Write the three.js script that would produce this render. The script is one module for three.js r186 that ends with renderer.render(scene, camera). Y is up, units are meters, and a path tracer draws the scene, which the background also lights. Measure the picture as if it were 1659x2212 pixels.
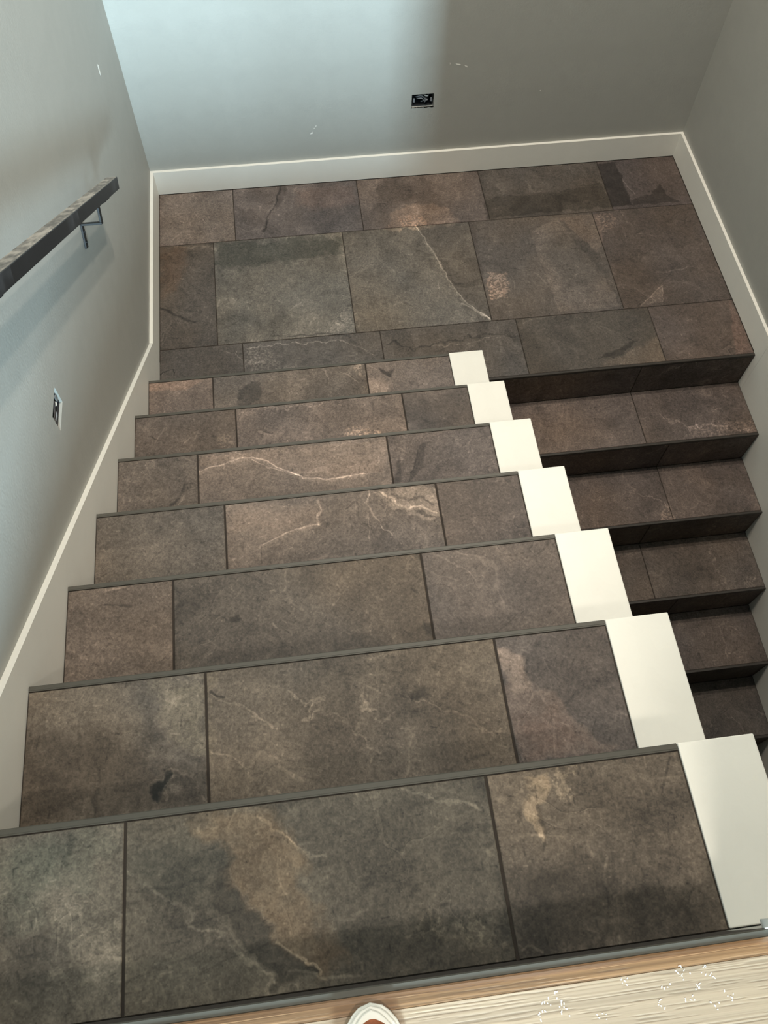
import * as THREE from 'three';
import { mergeGeometries } from 'three/addons/utils/BufferGeometryUtils.js';
import { RoundedBoxGeometry } from 'three/addons/geometries/RoundedBoxGeometry.js';
import { RectAreaLightUniformsLib } from 'three/addons/lights/RectAreaLightUniformsLib.js';

// ------------------------------------------------------------------ camera, sky, lights, exposure
const scene = new THREE.Scene();
const FPX = 1821.514;                                   // focal length in pixels of the 1659 x 2212 frame
const camera = new THREE.PerspectiveCamera(2 * Math.atan(1106 / FPX) * 180 / Math.PI, 1659 / 2212, 0.02, 60);
camera.position.set(0.61978, 2.86995, 2.07139);
camera.rotation.set(-1.0848, -0.15369, 0.03158, 'YXZ');
camera.updateMatrixWorld(true);
scene.add(camera);

const renderer = new THREE.WebGLRenderer({ antialias: true });
renderer.toneMapping = THREE.LinearToneMapping;
renderer.toneMappingExposure = 1.0;
renderer.shadowMap.enabled = true;
renderer.shadowMap.type = THREE.PCFSoftShadowMap;

scene.background = new THREE.Color().setRGB(0.55, 0.78, 0.95);   // plain overcast sky beyond the window of the upper hall
scene.backgroundIntensity = 2.0;

RectAreaLightUniformsLib.init();
const WINDOWS = [{ x0: 0.88, x1: 1.32, y0: 2.58, y1: 3.92, z: 6.60, power: 900 }, { x0: 1.76, x1: 2.36, y0: 2.58, y1: 3.92, z: 6.60, power: 140 }];
for (const w of WINDOWS) {
  const daylight = new THREE.RectAreaLight(new THREE.Color().setRGB(0.62, 0.86, 1.0), w.power, w.x1 - w.x0 - 0.1, w.y1 - w.y0 - 0.1);
  daylight.name = 'daylight';
  daylight.position.set((w.x0 + w.x1) / 2, (w.y0 + w.y1) / 2, w.z - 0.01);
  daylight.lookAt((w.x0 + w.x1) / 2, (w.y0 + w.y1) / 2, 0);
  scene.add(daylight);
}
const LAMP_COLOR = new THREE.Color().setRGB(1.0, 0.905, 0.785);
// x, z, candela, radius of the glowing disc: two over the landing, one in the upper hall
const LAMPS = [[1.57, -0.40, 18.4, 0.055], [1.11, -0.05, 18.4, 0.055], [1.0, 3.1, 16, 0.19]];

// ------------------------------------------------------------------ measures (metres)
const R = 0.20161, G = 0.3024;          // rise and run of the upper flight
const W = 1.181, CAPW = 0.13587;        // width of the upper treads, of the white caps
const XR = 2.53543;                     // face of the right baseboard
const ZF = -1.25105;                    // face of the far baseboard
const ZL = 0.0037, RL = 0.19143, GL = 0.28379;   // landing edge, rise and run of the lower flight
const BT = 0.014, BH = 0.128;           // baseboard thickness and height
const UP = 8 * R, ZU = 2.1045;          // upper hall floor level and its front edge
const CEIL = 4.30, LOW = -8 * RL, ZB = 6.60;
const XL = -BT, XW = XR + BT, ZW = ZF - BT;

// ------------------------------------------------------------------ noise
let seedState = 12345;
function rnd() { seedState = (seedState * 1664525 + 1013904223) >>> 0; return seedState / 4294967296; }
const PERM = new Uint8Array(512), VAL = new Float32Array(256);
for (let i = 0; i < 256; i++) { PERM[i] = i; VAL[i] = rnd(); }
for (let i = 255; i > 0; i--) { const j = Math.floor(rnd() * (i + 1)); const t = PERM[i]; PERM[i] = PERM[j]; PERM[j] = t; }
for (let i = 0; i < 256; i++) PERM[256 + i] = PERM[i];
function vn(x, y) {
  const xf = Math.floor(x), yf = Math.floor(y);
  let u = x - xf, v = y - yf;
  u = u * u * (3 - 2 * u); v = v * v * (3 - 2 * v);
  const X = xf & 255, Y = yf & 255, X1 = (X + 1) & 255;
  const a = PERM[X], b = PERM[X1];
  const v00 = VAL[PERM[a + Y]], v10 = VAL[PERM[b + Y]], v01 = VAL[PERM[a + ((Y + 1) & 255)]], v11 = VAL[PERM[b + ((Y + 1) & 255)]];
  const p = v00 + (v10 - v00) * u, q = v01 + (v11 - v01) * u;
  return p + (q - p) * v;
}
function fbm(x, y, o) {
  let s = 0, a = 0.5, n = 0;
  for (let i = 0; i < o; i++) { s += a * vn(x, y); n += a; a *= 0.5; x = x * 2.03 + 17.3; y = y * 2.03 + 5.7; }
  return s / n;
}
const sst = (a, b, x) => { const t = Math.min(1, Math.max(0, (x - a) / (b - a))); return t * t * (3 - 2 * t); };
const clamp255 = (v) => v < 0 ? 0 : v > 255 ? 255 : v;
function hash2(i, j) { let h = (i * 374761393 + j * 668265263) | 0; h = Math.imul(h ^ (h >>> 13), 1274126177); return ((h ^ (h >>> 16)) >>> 0) / 4294967296; }

// a pixel of the photograph as a point on the plane axis = value
function at(px, py, axis, value) {
  const d = new THREE.Vector3((px - 829.5) / FPX, -(py - 1106) / FPX, -1).applyQuaternion(camera.quaternion);
  const t = (value - camera.position.getComponent(axis)) / d.getComponent(axis);
  return d.multiplyScalar(t).add(camera.position);
}

// ------------------------------------------------------------------ textures
function dataTex(data, nx, ny, srgb) {
  const t = new THREE.DataTexture(data, nx, ny, THREE.RGBAFormat);
  t.magFilter = THREE.LinearFilter; t.minFilter = THREE.LinearMipmapLinearFilter; t.generateMipmaps = true;
  t.wrapS = t.wrapT = THREE.RepeatWrapping;
  if (srgb) t.colorSpace = THREE.SRGBColorSpace;
  t.needsUpdate = true;
  return t;
}
// Slate-look porcelain: cleft plates, mottling, flecks and grain. tiles: {r:[x0,x1,z0,z1], c:[r,g,b], s:seed, ...}
function slate(dom, nx, ny, tiles, feats) {
  const N = nx * ny, col = new Float32Array(N * 3), hgt = new Float32Array(N);
  for (let j = 0; j < ny; j++) {
    const z = dom[2] + (j + 0.5) / ny * (dom[3] - dom[2]);
    for (let i = 0; i < nx; i++) {
      const x = dom[0] + (i + 0.5) / nx * (dom[1] - dom[0]);
      let T = tiles[0];
      for (const q of tiles) if (x >= q.r[0] && x < q.r[1] && z >= q.r[2] && z < q.r[3]) { T = q; break; }
      const s = T.s, ca = Math.cos(s * 2.4), sa = Math.sin(s * 2.4);
      const px = ca * x - sa * z + s * 7.31, pz = sa * x + ca * z + s * 3.17;
      const wx = (fbm(px * 5 + 3.1, pz * 5, 3) - 0.5) * 0.5, wz = (fbm(px * 5, pz * 5 + 8.3, 3) - 0.5) * 0.5;
      const q = fbm((px + wx) * 2.1, (pz + wz) * 3.4, 5) * 6.5, lev = Math.floor(q), f = q - lev;
      const plate = (VAL[(lev * 37 + Math.floor(s * 91)) & 255] - 0.5);
      const mott = fbm(px * 11 + wx * 6, pz * 11 + wz * 6, 4) - 0.5;
      const big = fbm(px * 2.3 + 40, pz * 2.3, 3) - 0.5;
      const hue = fbm(px * 3.1 + 9, pz * 3.1 + 70, 3) - 0.5;
      const g1 = vn(px * 210, pz * 210) - 0.5, g2 = vn(px * 470 + 11, pz * 470) - 0.5, g3 = vn(px * 70, pz * 95) - 0.5;
      const gate = sst(0.60, 0.80, vn(px * 5.5 + 2, pz * 5.5 + 31));
      const vein = sst(0.055, 0.0, f) * gate * (0.45 + 0.9 * vn(px * 60, pz * 60));
      const crack = sst(0.93, 1.0, f) * gate;
      const m = T.m ?? 1;
      let L = 1 + plate * 0.13 * m + mott * 0.44 * m + big * 0.26 * m + g1 * 0.24 + g2 * 0.24 + g3 * 0.12;
      const st = vn(px * 26 + wx * 30, pz * 120 + wz * 60), st2 = vn(px * 110 + wz * 40, pz * 30 + 77); L += sst(0.78, 0.95, st) * 0.20 * (0.5 + mott * 2) + sst(0.80, 0.95, st2) * 0.16 * (0.5 + mott * 2) - sst(0.2, 0.06, st2) * 0.12;
      const spot = vn(px * 130 + 7, pz * 130);
      if (spot > 0.86) L += (spot - 0.86) * 3.4 * (0.5 + mott);
      if (spot < 0.10) L -= (0.10 - spot) * 2.4;
      L += vein * 0.15 - crack * 0.12;
      if (hash2(i + nx * Math.floor(s * 50), j) > 0.9992) L += 0.5;
      const w = Math.max(-2, hue * 11 * (T.h ?? 1)), o = (j * nx + i) * 3;
      const m0 = (T.c[0] + T.c[1] + T.c[2]) / 3, D = (c) => (m0 + (c - m0) * 0.86) * 1.0;
      col[o] = D(T.c[0]) * L + w * 0.9; col[o + 1] = D(T.c[1]) * L + w * 0.1; col[o + 2] = (D(T.c[2]) + 3) * L - w * 0.8;
      hgt[j * nx + i] = 0.5 + plate * 0.04 + mott * 0.30 + g1 * 0.2 + g2 * 0.1 + g3 * 0.12 - crack * 0.05;
    }
  }
  const kx = nx / (dom[1] - dom[0]), kz = ny / (dom[3] - dom[2]);
  for (const F of feats) {
    const P = F.p, pad = (F.w ?? 0.02) * 2.5 + 0.02;
    let a0 = 1e9, a1 = -1e9, b0 = 1e9, b1 = -1e9;
    for (const v of P) { a0 = Math.min(a0, v[0]); a1 = Math.max(a1, v[0]); b0 = Math.min(b0, v[1]); b1 = Math.max(b1, v[1]); }
    const i0 = Math.max(0, Math.floor((a0 - pad - dom[0]) * kx)), i1 = Math.min(nx - 1, Math.ceil((a1 + pad - dom[0]) * kx));
    const j0 = Math.max(0, Math.floor((b0 - pad - dom[2]) * kz)), j1 = Math.min(ny - 1, Math.ceil((b1 + pad - dom[2]) * kz));
    const R4 = F.clip;
    for (let j = j0; j <= j1; j++) for (let i = i0; i <= i1; i++) {
      let x = dom[0] + (i + 0.5) / kx, z = dom[2] + (j + 0.5) / kz;
      if (R4 && (x < R4[0] || x > R4[1] || z < R4[2] || z > R4[3])) continue;
      const jit = F.j ?? 0.012;
      const X = x + (fbm(x * 28, z * 28, 4) - 0.5) * jit * 2, Z = z + (fbm(x * 28 + 50, z * 28, 4) - 0.5) * jit * 2;
      let a = 0;
      if (F.k === 'vein') {
        let d = 1e9, side = 1;
        for (let n = 0; n + 1 < P.length; n++) {
          const ax = P[n][0], az = P[n][1], bx = P[n + 1][0] - ax, bz = P[n + 1][1] - az;
          const t = Math.min(1, Math.max(0, ((X - ax) * bx + (Z - az) * bz) / (bx * bx + bz * bz)));
          const dd = Math.hypot(X - ax - t * bx, Z - az - t * bz);
          if (dd < d) { d = dd; side = bx * (Z - az) - bz * (X - ax) > 0 ? 1 : -1; }
        }
        a = sst(F.w * 0.75, F.w * 0.15, d) * (0.35 + 0.9 * vn(x * 45, z * 45));
        hgt[j * nx + i] += a * (F.v > 0 ? 0.06 : -0.2);
        if (F.halo) a += sst(F.halo, 0, d) * 0.35 * (side > 0 ? 1 : 0) * (0.4 + vn(x * 70, z * 70));
      } else {
        let inside = false, d = 1e9;
        for (let n = 0, m = P.length - 1; n < P.length; m = n++) {
          const ax = P[n][0], az = P[n][1], cx = P[m][0], cz = P[m][1];
          if ((az > Z) !== (cz > Z) && X < (cx - ax) * (Z - az) / (cz - az) + ax) inside = !inside;
          const bx = cx - ax, bz = cz - az, t = Math.min(1, Math.max(0, ((X - ax) * bx + (Z - az) * bz) / (bx * bx + bz * bz)));
          d = Math.min(d, Math.hypot(X - ax - t * bx, Z - az - t * bz));
        }
        const fe = F.f ?? 0.004;
        a = inside ? sst(-fe, fe, d) : sst(fe, -fe, d) * 0.999;
        a = inside ? 0.5 + 0.5 * sst(0, fe, d) : 0.5 * sst(fe, 0, d);
        a *= 0.7 + 0.6 * fbm(x * 40, z * 40, 3);
        if (F.speck) a *= sst(0.40, 0.66, fbm(x * 150, z * 150, 3)) * 1.25;
        hgt[j * nx + i] += a * 0.08 * Math.sign(F.v ?? 0);
      }
      const o = (j * nx + i) * 3, v = 1 + (F.v ?? 0) * a * (F.k === 'vein' ? 0.95 : F.speck ? 0.8 : 1.2), t = (F.t ?? [0, 0, 0]).map((c) => c * (F.speck ? 0.25 : 0.38));
      col[o] = col[o] * v + t[0] * a; col[o + 1] = col[o + 1] * v + t[1] * a; col[o + 2] = col[o + 2] * v + t[2] * a;
    }
  }
  const A = new Uint8Array(N * 4), B = new Uint8Array(N * 4);
  for (let n = 0; n < N; n++) {
    A[n * 4] = clamp255(col[n * 3]); A[n * 4 + 1] = clamp255(col[n * 3 + 1]); A[n * 4 + 2] = clamp255(col[n * 3 + 2]); A[n * 4 + 3] = 255;
    const h = clamp255(hgt[n] * 255); B[n * 4] = B[n * 4 + 1] = B[n * 4 + 2] = h; B[n * 4 + 3] = 255;
  }
  return new THREE.MeshPhysicalMaterial({ map: dataTex(A, nx, ny, true), bumpMap: dataTex(B, nx, ny, false), bumpScale: 0.0012, roughness: 0.62, specularIntensity: 0.6 });
}
function noiseTex(n, fn, srgb) {
  const d = new Uint8Array(n * n * 4);
  for (let j = 0; j < n; j++) for (let i = 0; i < n; i++) {
    const c = fn(i / n, j / n, i, j), o = (j * n + i) * 4;
    d[o] = clamp255(c[0]); d[o + 1] = clamp255(c[1]); d[o + 2] = clamp255(c[2]); d[o + 3] = 255;
  }
  return dataTex(d, n, n, srgb);
}
const periodic = (u, v, f, fn) => {      // a tileable blend of a noise
  const a = fn(u * f, v * f), b = fn((u - 1) * f, v * f), c = fn(u * f, (v - 1) * f), d = fn((u - 1) * f, (v - 1) * f);
  return (a * (1 - u) + b * u) * (1 - v) + (c * (1 - u) + d * u) * v;
};

// ------------------------------------------------------------------ materials
const srgb = (r, g, b) => new THREE.Color().setRGB(r / 255, g / 255, b / 255, THREE.SRGBColorSpace);
const wallBump = noiseTex(512, (u, v) => { const h = 128 + (periodic(u, v, 90, (a, b) => vn(a, b)) - 0.5) * 110 + (periodic(u, v, 34, (a, b) => fbm(a, b, 2)) - 0.5) * 90; return [h, h, h]; }, false);
const mottle = (base, amp) => noiseTex(256, (u, v) => { const k = 1 + (periodic(u, v, 7, (a, b) => fbm(a, b, 4)) - 0.5) * amp; return [base[0] * k, base[1] * k, base[2] * k]; }, true);
const M = {
  wall: new THREE.MeshStandardMaterial({ map: mottle([163, 162, 155], 0.05), bumpMap: wallBump, bumpScale: 0.0006, roughness: 0.55 }),
  white: new THREE.MeshStandardMaterial({ map: mottle([228, 225, 216], 0.03), roughness: 0.42 }),
  cap: new THREE.MeshStandardMaterial({ map: mottle([233, 230, 220], 0.035), bumpMap: wallBump, bumpScale: 0.0002, roughness: 0.5 }),
  hallWall: new THREE.MeshStandardMaterial({ map: mottle([92, 88, 82], 0.08), roughness: 0.8 }),
  hallCeiling: new THREE.MeshStandardMaterial({ map: mottle([96, 78, 60], 0.2), roughness: 0.8 }),
  ceiling: new THREE.MeshStandardMaterial({ color: srgb(232, 230, 224), roughness: 0.9 }),
  grout: new THREE.MeshStandardMaterial({ map: mottle([50, 43, 37], 0.3), roughness: 0.95 }),
  concrete: new THREE.MeshStandardMaterial({ map: mottle([120, 115, 108], 0.2), roughness: 0.95 }),
  nosing: new THREE.MeshStandardMaterial({ map: mottle([74, 71, 63], 0.12), roughness: 0.55, metalness: 0.1 }),
  nosingDark: new THREE.MeshStandardMaterial({ map: mottle([52, 47, 42], 0.12), roughness: 0.5, metalness: 0.1 }),
  black: new THREE.MeshStandardMaterial({ color: srgb(20, 21, 24), roughness: 0.6 }),
  blackMetal: new THREE.MeshStandardMaterial({ color: srgb(14, 14, 15), roughness: 0.6, metalness: 0 }),
  steel: new THREE.MeshStandardMaterial({ color: srgb(150, 152, 152), roughness: 0.4, metalness: 0.7 }),
  plaster: new THREE.MeshStandardMaterial({ color: srgb(224, 222, 214), roughness: 0.9 }),
  wireGrey: new THREE.MeshStandardMaterial({ color: srgb(120, 123, 126), roughness: 0.5 }),
  wireWhite: new THREE.MeshStandardMaterial({ color: srgb(205, 203, 196), roughness: 0.5 }),
  wireBlack: new THREE.MeshStandardMaterial({ color: srgb(28, 28, 30), roughness: 0.5 }),
  stud: new THREE.MeshStandardMaterial({ map: mottle([138, 124, 100], 0.3), roughness: 0.9 }),
  glass: new THREE.MeshPhysicalMaterial({ color: 0xffffff, roughness: 0.02, transmission: 1, thickness: 0 }),
  rubber: new THREE.MeshStandardMaterial({ color: srgb(236, 232, 222), roughness: 0.55 }),
};
{ // dusty dark paint of the handrail: pale wiped dust with its own streaky outline
  const n = 512;
  M.rail = new THREE.MeshStandardMaterial({
    map: noiseTex(n, (u, v) => {
      const d = sst(0.45, 0.8, fbm(u * 7 + 3, v * 9, 5)) * sst(0.35, 0.6, fbm(u * 4, v * 4 + 9, 3));
      const k = fbm(u * 60, v * 60, 2) * 8;
      return [14 + k + d * 30, 15 + k + d * 30, 17 + k + d * 30];
    }, true), roughness: 0.5,
  });
  M.railDust = new THREE.MeshStandardMaterial({
    map: noiseTex(n, (u, v) => {
      const d = sst(0.22, 0.78, fbm(u * 46 + 3, v * 14, 4));
      const k = fbm(u * 90, v * 90, 2) * 14;
      return [84 + k + d * 60, 84 + k + d * 57, 81 + k + d * 52];
    }, true), roughness: 0.85,
  });
  const leather = noiseTex(256, (u, v) => { const k = 0.75 + 0.5 * periodic(u, v, 10, (a, b) => fbm(a, b, 4)) + (periodic(u, v, 70, vn) - 0.5) * 0.14; return [142 * k, 74 * k, 34 * k]; }, true);
  M.leather = new THREE.MeshStandardMaterial({ map: leather, roughness: 0.5 });
}
function woodTex(base, amp, sd, scuffs) {   // grain runs along u; one plank = 1.22 x 0.19 m
  const nx = 1024, ny = 256, d = new Uint8Array(nx * ny * 4), b = new Uint8Array(nx * ny * 4);
  for (let j = 0; j < ny; j++) for (let i = 0; i < nx; i++) {
    const u = i / nx * 1.22, v = j / ny * 0.19, wob = (fbm(u * 1.6 + sd, v * 8, 3) - 0.5) * 0.008;
    const g = fbm(u * 1.6 + sd * 3, (v + wob) * 420, 3) - 0.5, pore = sst(0.62, 0.8, vn(u * 18 + sd, (v + wob) * 620)), t = fbm(u * 2.5 + sd, v * 16 + sd, 3) - 0.5;
    const k = 1 + g * amp + t * amp * 0.8 - pore * 0.09, o = (j * nx + i) * 4;
    d[o] = clamp255(base[0] * k); d[o + 1] = clamp255(base[1] * k); d[o + 2] = clamp255(base[2] * k); d[o + 3] = 255;
    const h = clamp255(150 + g * 120 - pore * 90); b[o] = b[o + 1] = b[o + 2] = h; b[o + 3] = 255;
  }
  return new THREE.MeshStandardMaterial({ map: dataTex(d, nx, ny, true), bumpMap: dataTex(b, nx, ny, false), bumpScale: 0.0006, roughness: 0.4 });
}
M.planks = [woodTex([142, 122, 100], 0.18, 1.3), woodTex([136, 115, 93], 0.19, 5.9), woodTex([146, 126, 104], 0.17, 9.4)];
M.noseWood = woodTex([128, 96, 66], 0.5, 14.2);

// ------------------------------------------------------------------ helpers
const used = {};
function numbered(name) { const n = used[name] ?? 0; used[name] = n + 1; return n ? name + '_' + String(n).padStart(3, '0') : name; }
function obj(name, geo, mat, parent = scene) {
  const m = new THREE.Mesh(geo, mat); m.castShadow = m.receiveShadow = true;
  m.name = parent === scene ? numbered(name) : name; parent.add(m); return m;
}
function group(name, parent = scene) { const g = new THREE.Group(); g.name = parent === scene ? numbered(name) : name; parent.add(g); return g; }
function tag(o, label, category, grp) { o.userData.label = label; o.userData.category = category; if (grp) o.userData.group = grp; return o; }
function struct(o, label, category) { o.userData.kind = 'structure'; if (label) { o.userData.label = label; o.userData.category = category; } return o; }
function box(x0, x1, y0, y1, z0, z1) { const g = new THREE.BoxGeometry(x1 - x0, y1 - y0, z1 - z0); g.translate((x0 + x1) / 2, (y0 + y1) / 2, (z0 + z1) / 2); return g; }
function rbox(x0, x1, y0, y1, z0, z1, r = 0.002, s = 2) { const g = new RoundedBoxGeometry(x1 - x0, y1 - y0, z1 - z0, s, r); g.translate((x0 + x1) / 2, (y0 + y1) / 2, (z0 + z1) / 2); return g; }
function metricUV(g, k = 1) {   // box-projected uv in metres
  g = g.index ? g.toNonIndexed() : g; g.computeVertexNormals();
  const p = g.attributes.position, n = g.attributes.normal, uv = new Float32Array(p.count * 2);
  for (let i = 0; i < p.count; i++) {
    const ax = Math.abs(n.getX(i)), ay = Math.abs(n.getY(i)), az = Math.abs(n.getZ(i));
    const [u, v] = ay >= ax && ay >= az ? [p.getX(i), p.getZ(i)] : ax >= az ? [p.getZ(i), p.getY(i)] : [p.getX(i), p.getY(i)];
    uv[i * 2] = u * k; uv[i * 2 + 1] = v * k;
  }
  g.setAttribute('uv', new THREE.BufferAttribute(uv, 2)); return g;
}
function pathTube(pts, r, seg = 40, rad = 8) { return new THREE.TubeGeometry(new THREE.CatmullRomCurve3(pts.map((p) => new THREE.Vector3(...p))), seg, r, rad); }
// a wall as an outline with openings, extruded along its normal; place(u, v, w) gives the world point
function slab(outline, holes, thick, place) {
  const s = new THREE.Shape(outline.map((p) => new THREE.Vector2(...p)));
  for (const h of holes) s.holes.push(new THREE.Path(h.map((p) => new THREE.Vector2(...p))));
  const g = new THREE.ExtrudeGeometry(s, { depth: thick, bevelEnabled: false }), p = g.attributes.position;
  for (let i = 0; i < p.count; i++) p.setXYZ(i, ...place(p.getX(i), p.getY(i), p.getZ(i)));
  // keep the outside facing out
  const v = (i) => new THREE.Vector3().fromBufferAttribute(p, i), c = new THREE.Vector3(), e1 = new THREE.Vector3(), e2 = new THREE.Vector3();
  let vol = 0; for (let i = 0; i < p.count; i += 3) vol += c.copy(v(i)).dot(e1.copy(v(i + 1)).cross(e2.copy(v(i + 2))));
  if (vol < 0) for (let i = 0; i < p.count; i += 3) { const a = v(i + 1), b = v(i + 2); p.setXYZ(i + 1, b.x, b.y, b.z); p.setXYZ(i + 2, a.x, a.y, a.z); }
  g.deleteAttribute('normal'); g.deleteAttribute('uv');
  return metricUV(g, 1 / 0.4);
}
const rect = (a0, a1, b0, b1) => [[a0, b0], [a1, b0], [a1, b1], [a0, b1]];

// ------------------------------------------------------------------ room shell
const BOXF = { x0: 1.2035, x1: 1.3015, y0: 0.364, y1: 0.4275 };          // opening in the far wall
const BOXL = { z0: 0.722, z1: 0.812, y0: 1.078, y1: 1.140 };              // opening in the left wall
const shell = [];
const wallBack = struct(obj('wall_back', slab(rect(XL - 0.12, XW + 0.12, LOW, CEIL), [rect(BOXF.x0, BOXF.x1, BOXF.y0, BOXF.y1)], 0.12, (u, v, w) => [u, v, ZW - w]), M.wall), 'grey painted far wall of the stairwell behind the landing', 'wall');
const HZ = ZU + 0.115;                                  // where the upper hall begins
const wallLeft = struct(obj('wall_left', slab(rect(ZW, HZ, LOW, CEIL), [rect(BOXL.z0, BOXL.z1, BOXL.y0, BOXL.y1)], 0.12, (u, v, w) => [XL - w, v, u]), M.wall), 'grey painted wall carrying the dark handrail', 'wall');
struct(obj('wall_right', metricUV(box(XW, XW + 0.12, LOW, CEIL, ZW, HZ), 2.5), M.wall), 'grey painted wall beside the lower flight', 'wall');
struct(obj('wall_left', metricUV(box(XL - 0.12, XL, LOW, CEIL, HZ, ZB), 2.5), M.hallWall), 'dark painted left wall of the upper hall', 'wall');
struct(obj('wall_right', metricUV(box(XW, XW + 0.12, LOW, CEIL, HZ, ZB), 2.5), M.hallWall), 'dark painted right wall of the upper hall', 'wall');
struct(obj('wall_front', slab(rect(XL - 0.12, XW + 0.12, LOW, CEIL), WINDOWS.map((w) => rect(w.x0, w.x1, w.y0, w.y1)), 0.12, (u, v, w) => [u, v, ZB + w]), M.hallWall), 'dark wall with two windows at the end of the upper hall', 'wall');
// the wall that closes the stairwell above the lower flight; its left end stands by the top cap
struct(obj('wall_middle', metricUV(box(1.168, XW, UP - 0.32, CEIL, ZU, HZ), 2.5), M.wall), 'grey wall between the stairwell and the upper hall', 'wall');
struct(obj('ceiling', box(XL - 0.12, XW + 0.12, CEIL, CEIL + 0.12, ZW - 0.12, HZ), M.ceiling), 'white flat ceiling above the stairwell', 'ceiling');
struct(obj('ceiling', metricUV(box(XL - 0.12, XW + 0.12, CEIL, CEIL + 0.12, HZ, ZB + 0.12), 1), M.hallCeiling), 'dark timber ceiling of the upper hall', 'ceiling');
{ // stepped low wall between the two flights, under the white caps
  const pts = [[0, LOW], [0, R - 0.02]];
  for (let k = 1; k <= 7; k++) { pts.push([(k - 1) * G, k * R - 0.02]); pts.push([k * G - (k === 7 ? 0.0 : 0), k * R - 0.02]); }
  const zEnd = ZU; pts[pts.length - 1][0] = zEnd; pts.push([zEnd, LOW]);
  const clean = pts.filter((p, i) => !i || p[0] !== pts[i - 1][0] || p[1] !== pts[i - 1][1]);
  struct(obj('wall_stepped', slab(clean, [], CAPW - 0.006, (u, v, w) => [W + 0.003 + w, v, u]), M.wall), 'stepped low wall between the upper and the lower flight', 'wall');
}
struct(obj('wall_lower', metricUV(box(W + 0.003, W + CAPW - 0.003, LOW, UP - 0.32, ZU, ZB), 2.5), M.wall), 'grey wall of the lower hall under the upper floor', 'wall');

// windows of the upper hall
WINDOWS.forEach(({ x0, x1, y0, y1 }, n) => {
  const win = struct(group('window_' + (n + 1)), (n ? 'wider' : 'narrow') + ' white framed window at the end of the upper hall', 'window'), f = 0.045;
  const bars = [[x0, x1, y0, y0 + f], [x0, x1, y1 - f, y1], [x0, x0 + f, y0 + f, y1 - f], [x1 - f, x1, y0 + f, y1 - f]];
  obj('frame', mergeGeometries(bars.map((b) => box(b[0], b[1], b[2], b[3], ZB + 0.03, ZB + 0.08))), M.white, win);
  obj('pane', box(x0 + f, x1 - f, y0 + f, y1 - f, ZB + 0.052, ZB + 0.056), M.glass, win);
  obj('sill', rbox(x0 - 0.04, x1 + 0.04, y0 - 0.025, y0, ZB - 0.05, ZB + 0.03, 0.004), M.white, win);
});

// baseboards
function board(name, outline, thick, place, parent) { return obj(name, slab(outline, [], thick, place), M.white, parent); }
{
  const bl = struct(group('baseboard_left'), 'white baseboard and raked skirt board along the left wall', 'baseboard');
  const zk = -0.2467, sl = 0.668, yAt = (z) => BH + sl * (z - zk), zT = ZU + 0.02;
  board('landing_board', [[ZW, 0.002], [zk, 0.002], [zk, BH], [ZW, BH]], BT, (u, v, w) => [XL + w, v, u], bl);
  board('skirt_board', [[zk + 0.0006, -0.1], [0.05, -0.1], [zT, UP - 0.25], [zT, yAt(zT)], [zk + 0.0006, BH]], BT, (u, v, w) => [XL + w, v, u], bl);
  board('hall_board', [[zT, UP], [ZB, UP], [ZB, UP + BH], [zT, UP + BH]], BT, (u, v, w) => [XL + w, v, u], bl);
  const bb = struct(group('baseboard_back'), 'white baseboard along the far wall of the landing', 'baseboard');
  board('board', rect(0, XR, 0.002, BH), BT, (u, v, w) => [u, v, ZW + w], bb);
  const br = struct(group('baseboard_right'), 'white baseboard and raked skirt board along the right wall', 'baseboard');
  const zr = 0.04, sr = RL / GL, zE = 7.6 * GL;
  board('landing_board', [[ZW, 0.002], [ZL - 0.02, 0.002], [ZL - 0.02, -0.4], [zr, -0.4], [zr, BH], [ZW, BH]], BT, (u, v, w) => [XW - w, v, u], br);
  board('skirt_board', [[zr + 0.0006, -0.4], [zE, -0.4 - sr * (zE - zr)], [zE, BH - sr * (zE - zr)], [zr + 0.0006, BH]], BT, (u, v, w) => [XW - w, v, u], br);
  const bm = struct(group('baseboard_middle'), 'white baseboard return at the end of the hall wall', 'baseboard');
  obj('board', rbox(1.1535, XW, UP - 0.016, UP + 0.030, ZU - 0.0125, ZU, 0.0015), M.white, bm);
}

// ------------------------------------------------------------------ tiles
// One tile: a slab with chamfered edges; frame(a, b, h) turns tile plane coordinates into the world
function tileGeo(a0, a1, b0, b1, th, dom, flip) {
  const c = 0.0012, P = [], U = [], I = [];
  const ring = (d, h) => { const s = P.length / 3; for (const [a, b] of [[a0 + d, b0 + d], [a1 - d, b0 + d], [a1 - d, b1 - d], [a0 + d, b1 - d]]) { P.push(a, h, b); U.push((a - dom[0]) / (dom[1] - dom[0]), (b - dom[2]) / (dom[3] - dom[2])); } return s; };
  const t = ring(c, 0); I.push(t, t + 2, t + 1, t, t + 3, t + 2);
  const link = (p, q) => { for (let n = 0; n < 4; n++) { const m = (n + 1) % 4; I.push(p + n, p + m, q + n, p + m, q + m, q + n); } };
  const t2 = ring(c, 0), e = ring(0, -c); link(t2, e);
  const e2 = ring(0, -c), f = ring(0, -th); link(e2, f);
  const g = new THREE.BufferGeometry();
  g.setAttribute('position', new THREE.Float32BufferAttribute(P, 3));
  g.setAttribute('uv', new THREE.Float32BufferAttribute(U, 2));
  g.setIndex(I); const h = g.toNonIndexed(); h.computeVertexNormals(); return h;
}
const GAP = 0.0017, TH = 0.009, NOSE = 0.0115;
function px(y, list) { return list.map(([a, b]) => { const p = at(a, b, 1, y); return [p.x, p.z]; }); }
const vein = (y, list, w, v, extra = {}) => ({ k: 'vein', p: px(y, list), w, v, ...extra });
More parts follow.
